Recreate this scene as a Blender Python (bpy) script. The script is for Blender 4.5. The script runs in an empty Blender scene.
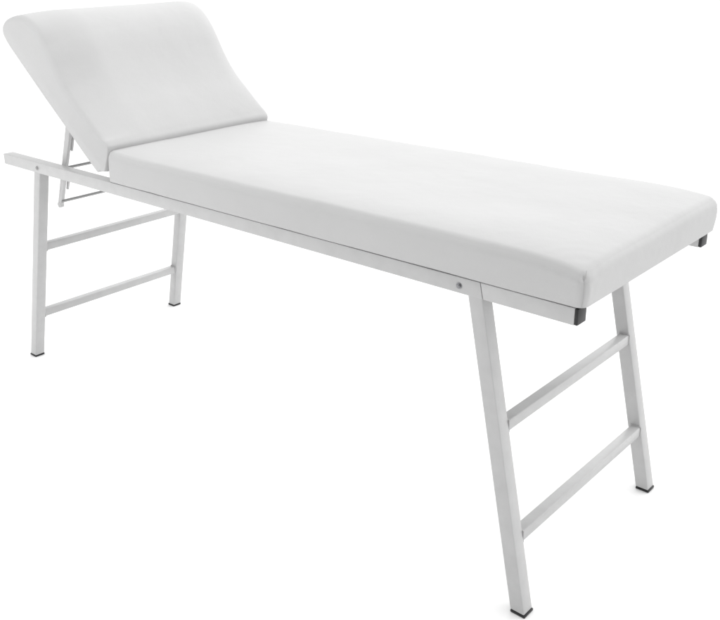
import bpy, bmesh, math
from mathutils import Vector, Matrix, noise

S = bpy.context.scene
COL = S.collection

# ------------------------------------------------------------------ camera
YAW, PIT, ROL = 0.7385, -0.3621, -0.0177
F_PX, CX, CY = 886.36, 346.82, 279.89
cy_, sy_, cp_, sp_ = math.cos(YAW), math.sin(YAW), math.cos(PIT), math.sin(PIT)
fwd = Vector((-sy_ * cp_, cy_ * cp_, sp_))
r0 = Vector((cy_, sy_, 0)); u0 = r0.cross(fwd)
rt = math.cos(ROL) * r0 + math.sin(ROL) * u0
up = -math.sin(ROL) * r0 + math.cos(ROL) * u0
cam_d = bpy.data.cameras.new('camera'); cam = bpy.data.objects.new('camera', cam_d)
COL.objects.link(cam)
M = Matrix((rt, up, -fwd)).transposed().to_4x4(); M.translation = Vector((2.5282, -1.2539, 1.2302))
cam.matrix_world = M
cam_d.sensor_fit = 'HORIZONTAL'; cam_d.sensor_width = 36
cam_d.lens = F_PX / 720 * 36
cam_d.shift_x = (360 - CX) / 720
cam_d.shift_y = (CY - 310) / 720
cam_d.clip_start = 0.05; cam_d.clip_end = 500
S.camera = cam

# ------------------------------------------------------------------ studio light
BASE, TOP, BACK = 0.10, 1.12, 2.4            # even surround, overhead glow, world glow added from behind to lift shade under the couch
world = bpy.data.worlds.new('World'); S.world = world; world.use_nodes = True
nt = world.node_tree; N = nt.nodes; N.clear()
out = N.new('ShaderNodeOutputWorld'); bg = N.new('ShaderNodeBackground')
tc = N.new('ShaderNodeTexCoord')


def lobe(d, k, add):
    dp = N.new('ShaderNodeVectorMath'); dp.operation = 'DOT_PRODUCT'; dp.inputs[1].default_value = d
    mx = N.new('ShaderNodeMath'); mx.operation = 'MAXIMUM'; mx.inputs[1].default_value = 0
    ma = N.new('ShaderNodeMath'); ma.operation = 'MULTIPLY_ADD'; ma.inputs[1].default_value = k
    nt.links.new(tc.outputs['Generated'], dp.inputs[0]); nt.links.new(dp.outputs['Value'], mx.inputs[0])
    nt.links.new(mx.outputs[0], ma.inputs[0])
    if isinstance(add, float): ma.inputs[2].default_value = add
    else: nt.links.new(add, ma.inputs[2])
    return ma.outputs[0]


st = lobe((.10, .995, 0), BACK, lobe((0, 0, 1), TOP, BASE))
nt.links.new(st, bg.inputs['Strength']); bg.inputs['Color'].default_value = (1, 1, 1, 1)
nt.links.new(bg.outputs[0], out.inputs[0])


def area(name, loc, aim, size, power):
    d = bpy.data.lights.new(name, 'AREA'); d.shape = 'DISK'; d.size = size; d.energy = power
    o = bpy.data.objects.new(name, d); COL.objects.link(o); o.location = loc
    o.rotation_euler = (Vector(aim) - Vector(loc)).to_track_quat('-Z', 'Y').to_euler()
    return o


area('added_fill_overhead', (0.95, 0.25, 2.6), (0.5, 0.28, 0.8), 1.2, 7)  # added fill lamp, lifts the backrest front and head of the mattress
area('softbox_head', (-0.30, -1.8, 1.5), (0.45, 0.0, 0.78), 0.9, 18)

S.view_settings.view_transform = 'Standard'; S.view_settings.look = 'None'
S.view_settings.exposure = 0.0; S.view_settings.gamma = 1


# ------------------------------------------------------------------ materials
def mat(name, col, rough, spec=0.5, metal=0.0, grain=None, mott=None, coat=0.0):
    m = bpy.data.materials.new(name); m.use_nodes = True
    t = m.node_tree; b = t.nodes['Principled BSDF']
    b.inputs['Base Color'].default_value = (*col, 1); b.inputs['Roughness'].default_value = rough
    b.inputs['Specular IOR Level'].default_value = spec; b.inputs['Metallic'].default_value = metal
    b.inputs['Coat Weight'].default_value = coat
    tcn = t.nodes.new('ShaderNodeTexCoord')
    if mott:                                            # gentle unevenness of the surface colour
        sc, amt = mott
        n = t.nodes.new('ShaderNodeTexNoise'); n.inputs['Scale'].default_value = sc; n.inputs['Detail'].default_value = 5
        cr = t.nodes.new('ShaderNodeMapRange')
        cr.inputs[1].default_value = .3; cr.inputs[2].default_value = .7
        cr.inputs[3].default_value = 1 - amt; cr.inputs[4].default_value = 1 + amt
        vm = t.nodes.new('ShaderNodeVectorMath'); vm.operation = 'SCALE'; vm.inputs[0].default_value = col
        t.links.new(tcn.outputs['Object'], n.inputs['Vector']); t.links.new(n.outputs['Fac'], cr.inputs[0])
        t.links.new(cr.outputs[0], vm.inputs['Scale']); t.links.new(vm.outputs[0], b.inputs['Base Color'])
    prev = None
    for sc, st, dist in (grain or []):
        n = t.nodes.new('ShaderNodeTexNoise'); n.inputs['Scale'].default_value = sc; n.inputs['Detail'].default_value = 3
        bp = t.nodes.new('ShaderNodeBump'); bp.inputs['Strength'].default_value = st; bp.inputs['Distance'].default_value = dist
        t.links.new(tcn.outputs['Object'], n.inputs['Vector']); t.links.new(n.outputs['Fac'], bp.inputs['Height'])
        if prev: t.links.new(prev.outputs[0], bp.inputs['Normal'])
        prev = bp
    if prev: t.links.new(prev.outputs[0], b.inputs['Normal'])
    return m


VINYL = mat('white_vinyl', (.50, .50, .50), .5, .13, grain=[(420, .35, .0007), (9, .35, .008)], mott=(6, .012))
PAINT = mat('silver_white_powder_coat', (.475, .475, .475), .38, .45, grain=[(900, .2, .0004)], mott=(35, .035))
STEEL = mat('zinc_plated_steel', (.25, .25, .26), .32, .5, metal=.9)
BOLT = mat('pale_zinc', (.36, .36, .36), .4, .5, metal=.2)
ROD = mat('bare_steel_rod', (.30, .30, .30), .4, .5, metal=.4)
BLACK = mat('black_plastic', (.012, .012, .013), .45, .4, grain=[(600, .3, .0005)])
CAPL = mat('pale_plastic', (.40, .40, .40), .5, .4)
SEAM = mat('vinyl_seam', (.44, .44, .44), .5, .3)
BOARD = mat('board', (.45, .45, .45), .6, .3)
FLOOR = mat('white_seamless_floor', (.97, .97, .97), .9, 0.0)


# ------------------------------------------------------------------ mesh helpers
def obj(name, bm, m, parent=None, smooth=True, angle=35):
    bmesh.ops.remove_doubles(bm, verts=bm.verts, dist=1e-6)
    bmesh.ops.recalc_face_normals(bm, faces=bm.faces)
    me = bpy.data.meshes.new(name); bm.to_mesh(me); bm.free()
    me.materials.append(m)
    if smooth:
        me.polygons.foreach_set('use_smooth', [True] * len(me.polygons))
        me.set_sharp_from_angle(angle=math.radians(angle))
    o = bpy.data.objects.new(name, me); COL.objects.link(o)
    if parent: o.parent = parent
    return o


def hexa(bm, pts, bev=.0018, seg=2):
    """eight corners: bottom four then top four"""
    v = [bm.verts.new(p) for p in pts]
    fs = [bm.faces.new([v[i] for i in q]) for q in
          ((0, 3, 2, 1), (4, 5, 6, 7), (0, 1, 5, 4), (1, 2, 6, 5), (2, 3, 7, 6), (3, 0, 4, 7))]
    if bev:
        es = {e for f in fs for e in f.edges}
        bmesh.ops.bevel(bm, geom=list(es), offset=bev, segments=seg, affect='EDGES', profile=.5)
    return bm


def box(bm, a, b, bev=.0018, seg=2):
    (x0, y0, z0), (x1, y1, z1) = a, b
    return hexa(bm, [(x0, y0, z0), (x1, y0, z0), (x1, y1, z0), (x0, y1, z0),
                     (x0, y0, z1), (x1, y0, z1), (x1, y1, z1), (x0, y1, z1)], bev, seg)


def tube(bm, a, b, r, n=16, dome=False):
    a, b = Vector(a), Vector(b); d = (b - a).normalized()
    e = d.orthogonal().normalized(); g = d.cross(e)
    rings = [(a, r), (b, r)]
    if dome:
        rings += [(b + d * r * .35, r * .9), (b + d * r * .6, r * .6), (b + d * r * .7, r * .2)]
    R = [[bm.verts.new(p + q * (math.cos(t) * e + math.sin(t) * g))
          for t in [2 * math.pi * i / n for i in range(n)]] for p, q in rings]
    for k in range(len(R) - 1):
        for i in range(n):
            bm.faces.new((R[k][i], R[k][(i + 1) % n], R[k + 1][(i + 1) % n], R[k + 1][i]))
    bm.faces.new(R[0][::-1]); bm.faces.new(R[-1])
    return bm


# ------------------------------------------------------------------ dimensions (metres)
L, W, H, HR, T = 1.90, 0.5563, 0.660, 0.0311, 0.0309     # rail length, width over rails, rail top, rail depth, rail width
ZB = H - HR
A = 0.0313                                               # leg tube
X_HEAD_FOOT, X_HEAD_TOP = 0.0052, 0.1696
X_FOOT_FOOT, X_FOOT_TOP = 1.8186, 1.6834
Y_SPLAY = 0.0148
TIP = 0.006                                              # rubber tip height

# ------------------------------------------------------------------ floor
bm = bmesh.new(); bmesh.ops.create_circle(bm, cap_ends=True, radius=60, segments=96)
fl = obj('floor', bm, FLOOR, None, False); fl.location = (1, .3, 0); fl['kind'] = 'structure'

# ------------------------------------------------------------------ couch
couch = bpy.data.objects.new('examination_couch', None); COL.objects.link(couch)
couch.empty_display_size = .1
couch['label'] = 'white padded medical examination couch with raised backrest on four pale grey splayed metal legs'
couch['category'] = 'examination couch'


def leg_x(z, foot):
    xf, xt = (X_FOOT_FOOT, X_FOOT_TOP) if foot else (X_HEAD_FOOT, X_HEAD_TOP)
    return xf + (xt - xf) * z / ZB


def leg_y(z, far):
    y = -Y_SPLAY * (1 - z / ZB)
    return W - y - A if far else y


# --- side rails
SEAM_W = .0016
for far in (False, True):
    y0, y1 = (W - T, W) if far else (0, T)
    bm = bmesh.new()
    # slanted joint just behind the foot leg: cut the end of the long piece and start the short one after a gap
    xa, xb = leg_x(ZB, True) + A, leg_x(H, True) + A
    hexa(bm, [(.006, y0, ZB), (xa, y0, ZB), (xa, y1, ZB), (.006, y1, ZB),
              (.006, y0, H), (xb, y0, H), (xb, y1, H), (.006, y1, H)], .0009)
    hexa(bm, [(xa + SEAM_W, y0, ZB), (L - .004, y0, ZB), (L - .004, y1, ZB), (xa + SEAM_W, y1, ZB),
              (xb + SEAM_W, y0, H), (L - .004, y0, H), (L - .004, y1, H), (xb + SEAM_W, y1, H)], .0009)
    box(bm, (xa - .03, y0 + .004, ZB + .004), (xa + .03, y1 - .004, H - .004), 0)
    rail = obj('side_rail', bm, PAINT, couch)
    bm = bmesh.new(); box(bm, (L - .004, y0 + .0006, ZB + .0004), (L + .0025, y1 - .0006, H - .0008), .0015)
    box(bm, (L - .03, y0 + .003, ZB + .003), (L - .003, y1 - .003, H - .003), 0)
    c = obj('end_cap', bm, BLACK, rail); c['label'] = 'black plastic cap on the foot end of the rail'
    bm = bmesh.new(); box(bm, (.002, y0 + .0004, ZB + .0004), (.006, y1 - .0004, H - .0004), .0012)
    c = obj('end_cap', bm, CAPL, rail); c['label'] = 'pale cap on the head end of the rail'
    side = 1 if far else -1
    yo = W if far else 0
    for bx in (.192, 1.664):
        bm = bmesh.new()
        tube(bm, (bx, yo - side * .002, H - .0165), (bx, yo + side * .0012, H - .0165), .0062, 20)
        tube(bm, (bx, yo, H - .0165), (bx, yo + side * .0022, H - .0165), .0042, 20, True)
        obj('bolt', bm, STEEL if bx > 1 else BOLT, rail)

# --- cross members under the mattress
for x in (.565, 1.80):
    bm = bmesh.new(); box(bm, (x, T, H - .027), (x + .025, W - T, H - .003), .0015)
    obj('cross_bar', bm, PAINT, couch)

# --- legs with rubber tips
for foot in (False, True):
    for far in (False, True):
        bm = bmesh.new(); P = []
        for z in (TIP, ZB + .010):
            x, y = leg_x(z, foot), leg_y(z, far)
            P += [(x, y, z), (x + A, y, z), (x + A, y + A, z), (x, y + A, z)]
        hexa(bm, P, .0022, 3)
        lg = obj('leg', bm, PAINT, couch)
        x, y = leg_x(0, foot), leg_y(0, far); e = .0006
        bm = bmesh.new(); box(bm, (x - e, y - e, 0.0005), (x + A + e, y + A + e, TIP), .001)
        obj('rubber_tip', bm, BLACK, lg)

# --- stretchers between the legs
RS = .0235
for foot, z in ((False, .386), (False, .153), (True, .378), (True, .155)):
    xm = leg_x(z, foot) + A / 2 + (.003 if foot else .0)
    bm = bmesh.new()
    y0, y1 = leg_y(z, False) + A, leg_y(z, True)
    box(bm, (xm - RS / 2, y0, z - RS / 2), (xm + RS / 2, y1, z + RS / 2), .0022, 3)
    for yw in (y0 + .0012, y1 - .0012):                     # weld bead round each end
        lim = RS / 2 + .0005
        cs = [(-lim, -lim), (lim, -lim), (lim, lim), (-lim, lim)]
        for (ax, az), (bx, bz) in zip(cs, cs[1:] + cs[:1]):
            prev = None
            for k in range(9):
                f = k / 8; px, pz = xm + ax + (bx - ax) * f, z + az + (bz - az) * f
                rr = .0016 + .0005 * noise.noise(Vector((px * 300, yw * 50, pz * 300)))
                if prev: tube(bm, (prev[0], yw, prev[1]), (px, yw, pz), rr, 6)
                prev = (px, pz)
    obj('stretcher', bm, PAINT, couch)

# --- mattress: a soft block, flat below, rounded above
MX0, MX1, MY0, MY1, MZ0, MZ1 = .549, 1.912, -.001, .568, H + .002, .7455
bm = bmesh.new()
nx, ny, nz = 170, 72, 16
ext = .04
lo = Vector((MX0, MY0, MZ0 - ext)); hi = Vector((MX1, MY1, MZ1))


def ease(i, n):                                        # denser rows near the edges
    t = i / n
    return t - .11 * math.sin(2 * math.pi * t)


grid = {}


def gv(i, j, k):
    if (i, j, k) not in grid:
        grid[(i, j, k)] = bm.verts.new((lo.x + (hi.x - lo.x) * ease(i, nx), lo.y + (hi.y - lo.y) * ease(j, ny), lo.z + (hi.z - lo.z) * k / nz))
    return grid[(i, j, k)]


for i in range(nx):
    for j in range(ny):
        for k in (0, nz): bm.faces.new((gv(i, j, k), gv(i + 1, j, k), gv(i + 1, j + 1, k), gv(i, j + 1, k)))
for i in range(nx):
    for k in range(nz):
        for j in (0, ny): bm.faces.new((gv(i, j, k), gv(i + 1, j, k), gv(i + 1, j, k + 1), gv(i, j, k + 1)))
for j in range(ny):
    for k in range(nz):
        for i in (0, nx): bm.faces.new((gv(i, j, k), gv(i, j + 1, k), gv(i, j + 1, k + 1), gv(i, j, k + 1)))
RT, RH, RC = .017, .006, .017                                      # edge radius above, upright corner radius


def soft_block(p):
    # upright corners first
    q = Vector((min(max(p.x, lo.x + RC), hi.x - RC), min(max(p.y, lo.y + RC), hi.y - RC), 0))
    d = Vector((p.x - q.x, p.y - q.y, 0))
    if d.length > 1e-9 and abs(d.x) > 1e-9 and abs(d.y) > 1e-9:
        # box corner square -> quarter circle
        m = max(abs(d.x), abs(d.y)); d = d.normalized() * m
        p = Vector((q.x + d.x, q.y + d.y, p.z))
    # upper edges
    cx = min(max(p.x, lo.x + RH), hi.x - RT); cyy = min(max(p.y, lo.y + RT), hi.y - RT)
    sx = RH / RT if p.x < cx else 1
    hx = Vector(((p.x - cx) / sx, p.y - cyy, 0)); dz = max(0, p.z - (hi.z - RT))
    if dz > 0 and hx.length > 1e-9:
        hr = min(hx.length, RT); m = max(hr, dz)
        v = Vector((hx.normalized().x * hr, hx.normalized().y * hr, dz)).normalized() * m
        p = Vector((cx + v.x * sx, cyy + v.y, hi.z - RT + v.z))
    return p


for v in bm.verts:
    p0 = v.co.copy(); p = soft_block(p0)
    fz = max(0, (p.z - MZ0) / (MZ1 - MZ0))
    dx1, dx0 = hi.x - p0.x, p0.x - lo.x
    dy = min(p0.y - lo.y, hi.y - p0.y)
    # padding thins out towards the tucked edges
    dn, df = p0.y - lo.y, hi.y - p0.y
    drop = .016 * math.exp(-dx1 / .050) + .012 * math.exp(-dn / .040) * (1 - .9 * math.exp(-dx0 / .07)) + .006 * math.exp(-df / .045)
    drop += .005 * math.exp(-dx1 / .03 - dn / .03) - .006 * math.exp(-dx1 / .05 - df / .05)
    p.z -= drop * fz
    # stretched cover: faint waves, and a slight belly of the sides
    belly = math.sin(math.pi * min(1, max(0, fz)))
    if p0.y <= lo.y + 1e-6: p.y -= .0015 * belly
    if p0.y >= hi.y - 1e-6: p.y += .004 * belly
    if p0.x >= hi.x - 1e-6: p.x += .003 * belly
    w = noise.noise(Vector((p.x * 4.2, p.y * 5.5, 3.1))) * .0016 + noise.noise(Vector((p.x * 11, p.y * 9, p.z * 20 + 7))) * .0006
    p.z += w * fz
    p.y += noise.noise(Vector((p.x * 7, 1.7, p.z * 30))) * .0009 * (1 if dy < .01 else 0)
    # gathered cover round the foot corners
    for dc, sg in ((math.hypot(hi.x - p.x, p.y - lo.y), -1),):
        if dc < .16:
            g = .0006 * math.sin(dc * 210 + 9 * noise.noise(Vector((p.z * 30, sg, 2)))) * math.exp(-dc / .05) * min(1, fz * 1.6)
            if dx1 < .02: p.x += g
            elif dy < .02: p.y += sg * g
            else: p.z += g
    # head end leans with the backrest
    if dx0 < .05: p.x += .010 * fz * (1 - dx0 / .05)
    if p.z < MZ0: p.z = MZ0
    v.co = p
bmesh.ops.dissolve_degenerate(bm, dist=1e-5, edges=bm.edges)
mattress = obj('mattress', bm, VINYL, couch, True, 60)
# stitched pleats down the two foot corners, laid on the cover's own surface
from mathutils.bvhtree import BVHTree
bvh = BVHTree.FromPolygons([v.co.copy() for v in mattress.data.vertices], [tuple(q.vertices) for q in mattress.data.polygons])
for cyy, sy in ((MY0, -1), (MY1, 1)):
    bm = bmesh.new(); prev = None
    for k in range(25):
        f = k / 24
        z = MZ0 + .0015 + .066 * f
        if sy > 0 and f > .7: break
        inset = .0015 * math.sin(f * 3.0) + .016 * max(0, f - .8) / .2
        o0 = Vector((MX1 + .05, cyy + sy * .05 - sy * inset * .6, z)); dd = Vector((-1, -sy, -.0 if f < .8 else -.12)).normalized()
        h = bvh.ray_cast(o0, dd)[0]
        if h is None: continue
        c = h - dd * .0003; w = .0011 * (1 - .6 * f)
        e1 = Vector((1, -sy, 0)).normalized(); e2 = -dd
        ring = [bm.verts.new(c + e1 * w * math.cos(t) + e2 * w * 1.3 * math.sin(t)) for t in [2 * math.pi * i / 8 for i in range(8)]]
        if prev:
            for i in range(8): bm.faces.new((prev[i], prev[(i + 1) % 8], ring[(i + 1) % 8], ring[i]))
        prev = ring
    obj('corner_seam', bm, SEAM, mattress, True, 80)
# base board of the mattress
bm = bmesh.new(); box(bm, (MX0 + .012, .006, H + .0003), (MX1 - .012, W - .002, MZ0 + .003), .0008)
obj('base_board', bm, BOARD, mattress)

# --- backrest: straight back, bolster-like head end, hollow front
ctrl = [(.506, .679), (.450, .722), (.394, .769), (.293, .850), (.203, .925), (.139, .979), (.116, 1.001),
        (.107, 1.017), (.111, 1.036), (.130, 1.054), (.162, 1.066), (.205, 1.0735), (.248, 1.0745), (.288, 1.066), (.322, 1.047),
        (.351, 1.020), (.374, .989), (.398, .950), (.426, .910), (.460, .869), (.500, .831),
        (.545, .789), (.563, .771), (.575, .755), (.571, .734), (.559, .706), (.548, .684), (.538, .678), (.524, .6765)]


def catmull(P, n):
    R = []; m = len(P)
    for i in range(m):
        a, b, c, d = (Vector(P[(i + k) % m]) for k in (-1, 0, 1, 2))
        for s in range(n):
            t = s / n
            R.append(.5 * (2 * b + (c - a) * t + (2 * a - 5 * b + 4 * c - d) * t * t + (3 * b - a - 3 * c + d) * t ** 3))
    return R


prof = catmull(ctrl, 5); m = len(prof)
nor = []
for i in range(m):
    t = (prof[(i + 1) % m] - prof[i - 1]).normalized()
    nor.append(Vector((t.y, -t.x)))                      # inward for this winding
cent = Vector((.33, .90))
if (prof[60] + nor[60] * .05 - cent).length > (prof[60] - nor[60] * .05 - cent).length: nor = [-n for n in nor]
wt = []
for i in range(m):                                        # rounded over the front and the head, crisp at the back
    c = i / 5
    wt.append(.10 if c < 5 else (.1 + .9 * (c - 5) / 6 if c < 11 else (1 if c < 18.4 else max(.2, 1 - (c - 18.4) / 3.4 * .8))))
cw = []
for i in range(m):                                        # the swell shows on the front, hardly on the bolster end
    c = i / 5
    cw.append(0 if c < 8 else (.22 * (c - 8) / 3 if c < 11 else (.22 + .78 * min(1, (c - 11) / 4) if c < 18 else max(.16, 1 - (c - 18) / 4 * .84))))
BR, BA = .013, .016                                   # crisp round at the side panels
BY0, BY1 = -.001, W + .001


def crown(y):                                             # padding swells from the side panels to the middle
    dn, df = y - BY0, BY1 - y
    return .044 * max(0, 1 - dn / .13) ** 1.7 + .010 * max(0, 1 - df / .06) ** 2


sect = []
for k in range(8):
    th = math.pi / 2 * k / 7
    y = BY0 + BR * (1 - math.cos(th)); sect.append((y, BA * (1 - math.sin(th)), crown(y)))
for k in range(1, 44):
    y = BY0 + BR + (BY1 - BY0 - 2 * BR) * k / 44; sect.append((y, 0, crown(y)))
for k in range(8):
    th = math.pi / 2 * (1 - k / 7)
    y = BY1 - BR * (1 - math.cos(th)); sect.append((y, BA * (1 - math.sin(th)), crown(y)))
bm = bmesh.new(); R = []
for y, ins, cr in sect:
    ring = []
    for i in range(m):
        q = prof[i] + nor[i] * (ins * wt[i] + cr * cw[i])
        f = wt[i]
        d = noise.noise(Vector((q.x * 6, y * 6, q.y * 6))) * .0022 * f
        q = q + nor[i] * d
        ring.append(bm.verts.new((q.x, y, q.y)))
    R.append(ring)
for a, b in zip(R, R[1:]):
    for i in range(m): bm.faces.new((a[i], a[(i + 1) % m], b[(i + 1) % m], b[i]))
bm.faces.new(R[0]); bm.faces.new(R[-1][::-1])
back = obj('backrest', bm, VINYL, couch, True, 50)

# --- tilting support under the backrest
for far in (False, True):
    yc = W - .044 if far else .044
    bm = bmesh.new()
    a, b = Vector((.334, yc, .806)), Vector((.218, yc, .530))
    d = (a - b).normalized(); n = Vector((d.z, 0, -d.x)); w, t = .0078, .005
    P = []
    for q, ww in ((b, w), (a, w * 1.5)):
        for sx, sy in ((-1, -1), (1, -1), (1, 1), (-1, 1)):
            P.append(q + n * sx * ww + Vector((0, sy * t, 0)))
    hexa(bm, P, .0012)
    tube(bm, b + Vector((0, -t * 1.08, 0)), b + Vector((0, t * 1.08, 0)), w * 1.1, 24)
    st = obj('support_strut', bm, PAINT, couch)
    yi = yc + (-.014 if far else .014)
    for (p, q, ww) in (((.322, yi, .775), (.292, yi, .698), .0045), ((.262, yi, .625), (.243, yi, .578), .0045)):
        bm = bmesh.new(); p, q = Vector(p), Vector(q)
        d = (p - q).normalized(); n = Vector((d.z, 0, -d.x)); P = []
        for c, k in ((q, ww * .7), (p, ww)):
            for sx, sy in ((-1, -1), (1, -1), (1, 1), (-1, 1)): P.append(c + n * sx * k + Vector((0, sy * .003, 0)))
        hexa(bm, P, .0008)
        tube(bm, p + Vector((-.002, (.004 if far else -.004), -.006)), p + Vector((-.002, (.010 if far else -.010), -.006)), .003, 10)
        obj('locking_hook', bm, PAINT, st)
for x, z in ((.277, .649), (.232, .543)):
    bm = bmesh.new(); tube(bm, (x, .04, z), (x, W - .04, z), .0042, 18)
    obj('support_rod', bm, ROD, couch)
